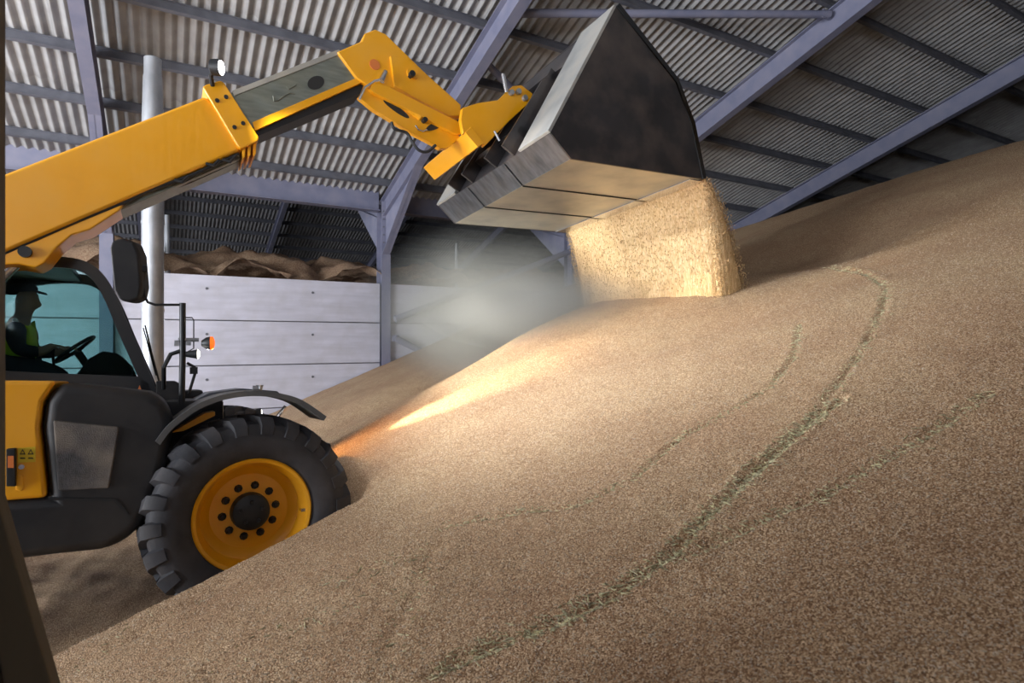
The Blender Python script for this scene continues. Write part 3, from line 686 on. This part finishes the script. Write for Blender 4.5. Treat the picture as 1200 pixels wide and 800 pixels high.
hs = MB().tube([V(*K(165, 385), LB-.06), V(*K(190, 330), LB-.08), V(*K(235, 300), LB-.07), V(*K(275, 290), LB-.06)], .012, 8)
hs.build('steel_pipe', M['chrome'], hd, smooth=True)
MB().tube([V(*K(268, 300), LB-.06), V(*K(288, 255), LB-.06)], [.03, .022], 10).build('pipe_joint', M['chrome'], hd, smooth=True)
MB().tube([V(*K(x, y), LB-.06) for x, y in densify([(315, 492), (330, 525), (385, 542), (412, 585), (445, 625), (485, 630), (522, 600)], 4)], .015, 8).build('hose', M['dark'], hd, smooth=True)
# quick hitch carriage
LQ = -.40
ca = plate('hitch_carriage', [K(648, 425), K(720, 402), K(815, 388), K(860, 345), K(885, 322), K(925, 318), K(978, 358), K(962, 400), K(870, 485), K(752, 605), K(690, 520), K(652, 545), K(640, 480)], LQ, LQ+.06, M['yellow'], T, .008)
plate('carriage_side', [K(648, 425), K(720, 402), K(815, 388), K(860, 345), K(885, 322), K(925, 318), K(978, 358), K(962, 400), K(870, 485), K(752, 605), K(690, 520), K(652, 545), K(640, 480)], LQ+.62, LQ+.68, M['yellow'], ca, .008)
plate('carriage_bar', [K(690, 512), K(752, 590), K(720, 610), K(660, 540)], LQ-.01, LQ+1.08, M['yellow'], ca, .008)
plate('carriage_bar', [K(880, 400), K(930, 350), K(960, 390), K(905, 440)], LQ+.02, LQ+.8, M['yellow'], ca, .01)
p = V(*K(855, 355), LQ-.02); q = V(*K(838, 268), LQ-.02); MB().tube([p, q], .022, 12).build('locking_pin', M['chrome'], ca, smooth=True)
for x, y in ((882, 350), (915, 345), (945, 375)):
    p = V(*K(x, y), LQ-.04); MB().tube([p, p+Vector((0, .1, 0))], .028, 10).build('hitch_bolt', M['galv'], ca, smooth=True)
MB().tube([V(*K(798, 535), LQ-.01), V(*K(822, 580), LQ-.03)], .012, 8).build('pin_handle', M['galv'], ca, smooth=True)

# ------------------------------------------------------------------ grain bucket
def B_(x, y): return (490+x/2.758, y/2.758)
BN, BF = -1.25, 1.25
bk = empty('grain_bucket', mat=VM); tag(bk, 'wide black steel grain bucket tipped out at the end of the boom', 'bucket')
prof = [(640, 22), (832, 265), (882, 400), (918, 578), (495, 513), (428, 428)]
P = [V(*B_(x, y), BN) for x, y in prof]
apex, e1_, e2_, lip, hb_, ht = P
def shift(p, L): return Vector((p.x, L, p.z))
# move the bucket origin to its heel
bo = shift(hb_, 0); bk.matrix_world = VM @ Matrix.Translation(bo)
def bpart(mb, name, m, parent=bk, **k):
    o = mb.build(name, m, parent, **k)
    if parent is bk: o.location = -bo
    return o
def sheetp(name, a, b, th, L0, L1, m, **k):
    t = (b-a).normalized(); n = Vector((-t.z, 0, t.x))*th
    cen = sum(P, Vector())/6
    if n.dot(cen-a) < 0: n = -n
    q = [shift(v, L0) for v in (a, b, b+n, a+n)]
    return bpart(MB().prism(q, [v+Vector((0, L1-L0, 0)) for v in q]), name, m, **k)
for L, in ((BN,), (BF-.02,)):
    q = [shift(v, L) for v in P]; sp1 = bpart(MB().prism(q, [v+Vector((0, .02, 0)) for v in q]), 'side_plate', M['bsteel'], bevel=.004)
    # rolled rim along the open edge of the side plate
    rim_pts = [apex, e1_, e2_, lip]; mb = MB()
    outs = []
    for i, a in enumerate(rim_pts):
        t = (rim_pts[min(i+1, 3)]-rim_pts[max(i-1, 0)]).normalized(); outs.append(a+Vector((t.z*-1, 0, t.x))*(-.055 if Vector((-t.z, 0, t.x)).dot(cen if False else (sum(P, Vector())/6)-a) > 0 else .055))
    for i in range(3):
        q = [shift(v, L-.012) for v in (rim_pts[i], rim_pts[i+1], outs[i+1], outs[i])]; mb.prism(q, [v+Vector((0, .044, 0)) for v in q])
    bpart(mb, 'side_rim', M['dark'], bevel=.004)
W3 = (BF-BN)/3
for k in range(3):
    L0 = BN+.02+k*W3; L1 = BN+(k+1)*W3-.006-(0 if k < 2 else .014)
    sheetp('bottom_plate', hb_, lip, .02, L0, L1, M['floorsteel'], bevel=.004)
    sheetp('heel_plate', ht, hb_, .02, L0, L1, M['heel'], bevel=.004)
    # wear edge on the lip
    t = (lip-hb_).normalized(); a = lip-t*.14; n = Vector((t.z, 0, -t.x)); n = n if n.z < 0 else -n
    q = [shift(v, L0+.015) for v in (a, lip+t*.05, lip+t*.05+n*.014, a+n*.014)]; bpart(MB().prism(q, [v+Vector((0, L1-L0-.03, 0)) for v in q]), 'wear_edge', M['chrome'], bevel=.003)
    # joint strip
    if k:
        q = [shift(v, L0-.02) for v in (hb_, lip-t*.14, lip-t*.14+n*.01, hb_+n*.01)]; bpart(MB().prism(q, [v+Vector((0, .012, 0)) for v in q]), 'seam', M['dark'])
sheetp('back_plate', apex, ht, .02, BN+.02, BF-.02, M['bsteel'])
# proud end panels on the back and gusset fins by the hitch
tb = (ht-apex).normalized(); nb = Vector((-tb.z, 0, tb.x)); nb = -nb if nb.dot(sum(P, Vector())/6-apex) > 0 else nb
for L0, L1 in ((BN, BN+.52), (BF-.52, BF)):
    q = [shift(v, L0) for v in (apex, ht, ht+nb*.03, apex+nb*.03)]; bpart(MB().prism(q, [v+Vector((0, L1-L0, 0)) for v in q]), 'back_panel', M['backsteel_lit'], bevel=.004)
for L in (BN+.62, BN+.98, BF-.98, BF-.62):
    a, b = apex+(ht-apex)*.25, ht
    q = [shift(v, L) for v in (a, b, b+nb*.16+tb*.0, a+nb*.12+tb*.3)]; bpart(MB().prism(q, [v+Vector((0, .025, 0)) for v in q]), 'gusset', M['bsteel'], bevel=.003)
for f_ in (.32, .8):
    a = apex+(ht-apex)*f_; q = [shift(v, BN+.62) for v in (a, a+tb*.1, a+tb*.1+nb*.1, a+nb*.1)]; bpart(MB().prism(q, [v+Vector((0, 1.26, 0)) for v in q]), 'hook_bar', M['bsteel'], bevel=.004)
sheetp('top_edge', apex, apex+(e1_-apex)*.14, .03, BN+.02, BF-.02, M['bsteel'])

# ------------------------------------------------------------------ falling grain
lipw = VM @ shift(lip, 0); g = 9.81
def stream_pt(L, d, v):
    p = VM @ shift(lip, L); t = math.sqrt(2*d/g); return Vector((p.x+v*t, p.y, p.z-d+.03))
def drop(L, v):
    d = .05
    while d < 3:
        p = stream_pt(L, d, v)
        if p.z < float(h0(p.x, p.y)): break
        d += .02
    return d
nL, nd = 140, 26; vs = []; fs = []
sg = lambda x, p: math.copysign(abs(x)**p, x)
for i in range(nL):
    th = 2*PI*i/nL; L = (BN+BF)/2+(BF-BN-.03)/2*sg(math.cos(th), .3); v0 = 1.0+.46*sg(math.sin(th), .55)
    dm = drop(L, v0)+.05; wob = .02*math.sin(i*1.7)+.03*math.sin(i*.61)
    for j in range(nd+1):
        f_ = j/nd; vs.append(stream_pt(L*(1+.02*f_), dm*f_**1.3+1e-4, v0+wob*f_))
for i in range(nL):
    for j in range(nd):
        a = i*(nd+1)+j; b = ((i+1) % nL)*(nd+1)+j; fs.append((a, a+1, b+1, b))
fall = MB().add(vs, fs).build('falling_grain', M['stream'], None, smooth=True)
tag(fall, 'golden curtain of grain pouring off the bucket lip', 'falling grain', kind='stuff')
n = 26000; pts = []; lens = []
for k in range(n):
    L = BN+.03+(BF-BN-.06)*random.random(); v = random.choice([random.gauss(1.44, .05), random.gauss(1.44, .05), random.gauss(.55, .08), .5+random.random()*.8])
    if random.random() < .25: L = random.choice([BN+.02, BF-.02])+random.gauss(0, .025); v = .5+random.random()*.98
    d = 1.35*random.random()**.8; p = stream_pt(L, d, v)
    if p.z < float(h0(p.x, p.y)): continue
    pts.append(p)
me = bpy.data.meshes.new('flying_grains')
n = len(pts); Pn = np.array([tuple(p) for p in pts]); sz = .0035+np.random.rand(n)*.002
tet = np.array([(1,0,0),(-.5,.87,0),(-.5,-.87,0),(0,0,2.6),(0,0,-2.6)])
Vn = (Pn[:, None]+tet[None]*sz[:, None, None]).reshape(-1, 3)
Fn = (np.array([(0,1,3),(1,2,3),(2,0,3),(1,0,4),(2,1,4),(0,2,4)])[None]+np.arange(n)[:, None, None]*5).reshape(-1, 3)
fast_mesh(me, Vn, Fn); me.materials.append(M['stream']); fg = bpy.data.objects.new('flying_grains', me); col.objects.link(fg); fg.parent = fall; fg['kind'] = 'stuff'
# grain still inside the bucket
q = [hb_+(lip-hb_)*.25+Vector((0, 0, .03)), lip+Vector((-.02, 0, .03)), lip+Vector((.0, 0, .12)), hb_+(lip-hb_)*.5+Vector((0, 0, .45)), hb_+Vector((.1, 0, .2))]
qa = [VM @ shift(v, BN+.03) for v in q]; qb = [VM @ shift(v, BF-.03) for v in q]
tag(MB().prism(qa, qb).build('bucket_grain', M['stream']), 'wheat left inside the tipped bucket', 'grain', kind='stuff')

# ------------------------------------------------------------------ ventilation pipes
def vent(px, y_top, Y, r, label, ztop=None):
    p = onY(px, y_top, Y); b = float(h0(p.x, p.y)) if Y < WY else .02
    e = empty('vent_pipe', (p.x, p.y, max(0, min(b, p.z-1))-.02)); tag(e, label, 'pipe', 'ventilation pipes'); z0 = e.location.z
    hgt = p.z-z0
    MB().lathe([(r, 0), (r, 1)], 20).build('x', M['galv']) if False else None
    ring = MB().tube([(0, 0, 0), (0, 0, hgt-1.0), (0, 0, hgt-.25), (0, 0, hgt-.22), (0, 0, hgt)], [r, r, r*.86, r*.8, r*.8], 24); ring.build('duct', M['galv'], e, smooth=True)
    for k in range(1, int(hgt/1.2)+1):
        if k*1.2 < hgt-1.05: MB().tube([(0, 0, k*1.2-.02), (0, 0, k*1.2+.02)], r*1.05, 24).build('joint_ring', M['galv'], e, smooth=True)
    return e
vent(179, 69, 9.6, .135, 'tall shiny galvanised duct standing behind the boom')
vent(196, 252, 17.5, .075, 'thin grey duct behind the wall beside the tall shiny duct')
vent(535, 285, 18.5, .06, 'short thin duct standing in the grain behind the dusty wall')

# ------------------------------------------------------------------ operator in the cab
def skinobj(name, nodes, edges, m, parent=None, sub=2, root=0):
    me = bpy.data.meshes.new(name); me.from_pydata([n[0] for n in nodes], edges, []); me.materials.append(m)
    o = bpy.data.objects.new(name, me); col.objects.link(o)
    md = o.modifiers.new('skin', 'SKIN'); md.use_smooth_shade = True
    if not me.skin_vertices: me.skin_vertices.new()
    for i, n_ in enumerate(nodes):
        sv = me.skin_vertices[0].data[i]; sv.radius = n_[1] if isinstance(n_[1], tuple) else (n_[1], n_[1]); sv.use_root = (i == root)
    o.modifiers.new('sub', 'SUBSURF').levels = sub; o.modifiers['sub'].render_levels = sub
    o.parent = parent
    return o
LP = .66
hip = V(14, 428, LP); ch = V(22, 392, LP); nk = V(27, 371, LP); hdp = V(31, 353, LP); tophd = V(31, 338, LP)
pe = empty('person', mat=VM @ Matrix.Translation(hip)); tag(pe, 'person in dark cap and yellow hi-vis vest driving in the cab', 'person')
r_ = lambda p: tuple(p-hip)
def side(p, dy): return p+Vector((0, dy, 0))
nodes = [(r_(hip), (.15, .12)), (r_(hip.lerp(ch, .5)), (.14, .11)), (r_(ch), (.16, .11)), (r_(nk), (.055, .055)), (r_(nk.lerp(hdp, .5)), (.058, .068)), (r_(hdp), (.070, .084)), (r_(tophd), (.064, .078)),
         (r_(hdp+Vector((.1, 0, -.03))), (.012, .014)),
         (r_(side(ch, -.18)+Vector((0, 0, .03))), .07), (r_(side(V(30, 412, LP), -.24)), .052), (r_(side(V(54, 414, LP), -.2)), .04), (r_(side(V(62, 408, LP), -.18)), (.03, .035)), (r_(side(V(67, 404, LP), -.17)), .018),
         (r_(side(ch, .18)+Vector((0, 0, .03))), .07), (r_(side(V(34, 412, LP), .24)), .052), (r_(side(V(62, 412, LP), .2)), .04), (r_(side(V(72, 408, LP), .18)), (.03, .035)), (r_(side(V(78, 404, LP), .17)), .018),
         (r_(side(hip, -.1)), .1), (r_(side(V(70, 440, LP), -.13)), .075), (r_(side(V(78, 500, LP), -.13)), .05), (r_(side(V(92, 508, LP), -.13)), .035),
         (r_(side(hip, .1)), .1), (r_(side(V(70, 440, LP), .13)), .075), (r_(side(V(78, 500, LP), .13)), .05), (r_(side(V(92, 508, LP), .13)), .035)]
edges = [(0,1),(1,2),(2,3),(3,4),(4,5),(5,6),(5,7),(2,8),(8,9),(9,10),(10,11),(11,12),(2,13),(13,14),(14,15),(15,16),(16,17),(0,18),(18,19),(19,20),(20,21),(0,22),(22,23),(23,24),(24,25)]
for base, sgn in ((11, 1), (16, -1)):        # five separate curled digits on each hand
    hb0 = Vector(nodes[base][0])
    for k, (dy, ln) in enumerate(((-.03, .065), (-.01, .08), (.01, .085), (.03, .07))):
        i0 = len(nodes); nodes.append((tuple(hb0+Vector((.045, dy, .012))), .0095)); nodes.append((tuple(hb0+Vector((.045+ln*.5, dy, .004))), .009)); nodes.append((tuple(hb0+Vector((.045+ln*.7, dy, -.028))), .008))
        edges += [(base, i0), (i0, i0+1), (i0+1, i0+2)]
    i0 = len(nodes); nodes.append((tuple(hb0+Vector((.015, sgn*.045, .0))), .011)); nodes.append((tuple(hb0+Vector((.055, sgn*.055, -.012))), .009)); edges += [(base, i0), (i0, i0+1)]
body = skinobj('body', nodes, edges, M['skin'], pe)
# clothing: sweater (dark) over torso and arms, vest, trousers, cap
gr = lambda r, k: tuple(x*k for x in r) if isinstance(r, tuple) else r*k
sel = [0,1,2,8,9,10,13,14,15]; mp_ = {a: i for i, a in enumerate(sel)}
skinobj('jacket', [(nodes[i][0], gr(nodes[i][1], 1.13 if i > 2 else 1.02)) for i in sel], [(mp_[a], mp_[b]) for a, b in edges if a in mp_ and b in mp_], M['navy'], pe)
sel = [0,18,19,20,21,22,23,24,25]; mp_ = {a: i for i, a in enumerate(sel)}
skinobj('trousers', [(nodes[i][0], gr(nodes[i][1], 1.12)) for i in sel], [(mp_[a], mp_[b]) for a, b in edges if a in mp_ and b in mp_], M['navy'], pe)
ve = skinobj('vest', [(r_(hip.lerp(ch, .1)), (.20, .165)), (r_(hip.lerp(ch, .55)), (.20, .16)), (r_(ch+Vector((0, 0, .02))), (.21, .155)), (r_(side(ch, -.14)+Vector((0, 0, .05))), .085), (r_(side(ch, .14)+Vector((0, 0, .05))), .085)], [(0,1),(1,2),(2,3),(2,4)], M['vest'], pe)
skinobj('reflective_strap', [(r_(side(hip, -.2)+Vector((.06, 0, .08))), (.02, .02)), (r_(side(ch, -.21)+Vector((.05, 0, 0))), (.02, .02)), (r_(side(ch, -.17)+Vector((.0, 0, .12))), (.02, .02))], [(0,1),(1,2)], M['band'], pe, 1)
cp = MB(); cc = Vector(r_(tophd+Vector((-.03, 0, -.03))))
rings = [(.086, .104, -.01), (.088, .105, .025), (.074, .088, .055), (.04, .048, .072)]
vs = [cc+Vector((b*math.cos(2*PI*k/20), a*math.sin(2*PI*k/20), z+.012*math.cos(2*PI*k/20))) for a, b, z in rings for k in range(20)]
cp.add(vs, [(i*20+k, i*20+(k+1)%20, (i+1)*20+(k+1)%20, (i+1)*20+k) for i in range(3) for k in range(20)]+[tuple(60+k for k in range(20))])
cp.prism([cc+Vector((.1, -.07, .0)), cc+Vector((.16, -.04, -.015)), cc+Vector((.16, .04, -.015)), cc+Vector((.1, .07, 0))], [cc+Vector((.1, -.07, .012)), cc+Vector((.16, -.04, -.005)), cc+Vector((.16, .04, -.005)), cc+Vector((.1, .07, .012))])
cp.build('cap', M['navy'], pe, smooth=True)
ears = MB()
for s in (-1, 1): ears.tube([Vector(r_(hdp))+Vector((-.02, s*.075, .0)), Vector(r_(hdp))+Vector((-.025, s*.1, .005))], [.03, .02], 8)
ears.build('ear', M['skin'], pe, smooth=True)

# ------------------------------------------------------------------ post beside the camera
px0 = onY(1.5, 300, 2.2)
po = empty('timber_post', (px0.x, 2.2, 0)); tag(po, 'dark olive timber post rising out of frame with a raking board', 'post')
MB().box((-.1, 0, 2.6), (.2, .12, 5.2)).build('upright', M['timber'], po, bevel=.01)
z1, z2 = onY(1.5, 580, 2.2), onY(66, 800, 2.2); dd = (z2-z1)/(z1.z-z2.z)
foot = z1+dd*z1.z
q = [z1-Vector((px0.x, 2.2, 0)), foot-Vector((px0.x, 2.2, 0)), foot-Vector((px0.x+.16, 2.2, 0)), z1-Vector((px0.x+.1, 2.2, -.2))]
MB().prism([p+Vector((0, -.05, 0)) for p in q], [p+Vector((0, .05, 0)) for p in q]).build('raking_board', M['timber'], po, bevel=.008)

# ------------------------------------------------------------------ lamps of the machine
def spot(name, loc, tgt, e, ang_, blend, c, r=.04):
    l = bpy.data.lights.new(name, 'SPOT'); l.energy = e; l.spot_size = math.radians(ang_); l.spot_blend = blend; l.color = c; l.shadow_soft_size = r
    o = bpy.data.objects.new(name, l); col.objects.link(o); o.location = loc; o.rotation_euler = (Vector(tgt)-Vector(loc)).to_track_quat('-Z', 'Y').to_euler(); return o
flp = V(292, 487, .78); fa = Vector((1, .0, -.05))
fh = MB().tube([flp, flp+fa*.07, flp+fa*.1], [.03, .07, .075], 16).build('low_headlamp', M['dark'], T, smooth=True)
MB().tube([flp+fa*.101, flp+fa*.11], [.07, .05], 16).build('low_headlamp_lens', M['headlamp'], fh, smooth=True)
spot('low_headlamp_light', VM @ (flp+fa*.16), heap_px(550, 460), 2600, 32, 1.0, (1, .80, .52))
spot('low_headlamp_spill', VM @ (flp+fa*.16), heap_px(520, 480), 230, 110, 1.0, (1, .50, .18))
hl = VM @ (V(218, 415, LM)+ax*.12); spot('headlamp_light', hl, onY(615, 350, 7.2), 2000, 44, 1.0, (1, .96, .86))
wlp = VM @ (la+ld*.09); spot('work_lamp_light', wlp, heap_px(690, 430), 1000, 82, 1.0, (.95, .97, 1))

# ------------------------------------------------------------------ dust
def dust(name, label, c, rad, dens):
    bm = bmesh.new(); bmesh.ops.create_icosphere(bm, subdivisions=3, radius=1)
    me = bpy.data.meshes.new(name); bm.to_mesh(me); bm.free()
    o = bpy.data.objects.new(name, me); col.objects.link(o); o.location = c; o.scale = rad
    m = bpy.data.materials.new(name); m.use_nodes = True; nt = m.node_tree; N = nt.nodes; N.remove(N['Principled BSDF'])
    v = N.new('ShaderNodeVolumePrincipled'); v.inputs['Color'].default_value = (.97, .98, .93, 1); v.inputs['Anisotropy'].default_value = .2
    tc = N.new('ShaderNodeTexCoord'); ln = N.new('ShaderNodeVectorMath'); ln.operation = 'LENGTH'; nt.links.new(tc.outputs['Object'], ln.inputs[0])
    mr = N.new('ShaderNodeMapRange'); mr.inputs[1].default_value = 1; mr.inputs[2].default_value = .1; mr.inputs[3].default_value = 0; mr.inputs[4].default_value = 1; mr.interpolation_type = 'SMOOTHSTEP'; nt.links.new(ln.outputs['Value'], mr.inputs[0])
    no = N.new('ShaderNodeTexNoise'); no.inputs['Scale'].default_value = 1.8; no.inputs['Detail'].default_value = 4; nt.links.new(tc.outputs['Object'], no.inputs[0])
    m2 = N.new('ShaderNodeMapRange'); m2.inputs[1].default_value = .35; m2.inputs[2].default_value = .7; m2.inputs[3].default_value = .45; m2.inputs[4].default_value = 1.4; nt.links.new(no.outputs[0], m2.inputs[0])
    mu = N.new('ShaderNodeMath'); mu.operation = 'MULTIPLY'; nt.links.new(mr.outputs[0], mu.inputs[0]); nt.links.new(m2.outputs[0], mu.inputs[1])
    mv = N.new('ShaderNodeMath'); mv.operation = 'MULTIPLY'; nt.links.new(mu.outputs[0], mv.inputs[0]); mv.inputs[1].default_value = dens
    nt.links.new(mv.outputs[0], v.inputs['Density']); nt.links.new(v.outputs[0], N['Material Output'].inputs['Volume'])
    me.materials.append(m); tag(o, label, 'dust', kind='stuff'); return o
dust('dust_cloud', 'pale dust cloud drifting left of the falling grain', (3.9, 7.3, 2.35), (2.0, 1.8, 1.3), 1.5)
bp_ = heap_px(690, 375)
dust('dust_skirt', 'thin veil of dust over the foot of the falling grain', (bp_.x-.5, bp_.y+.2, bp_.z+.15), (1.5, 1.6, .55), .8)
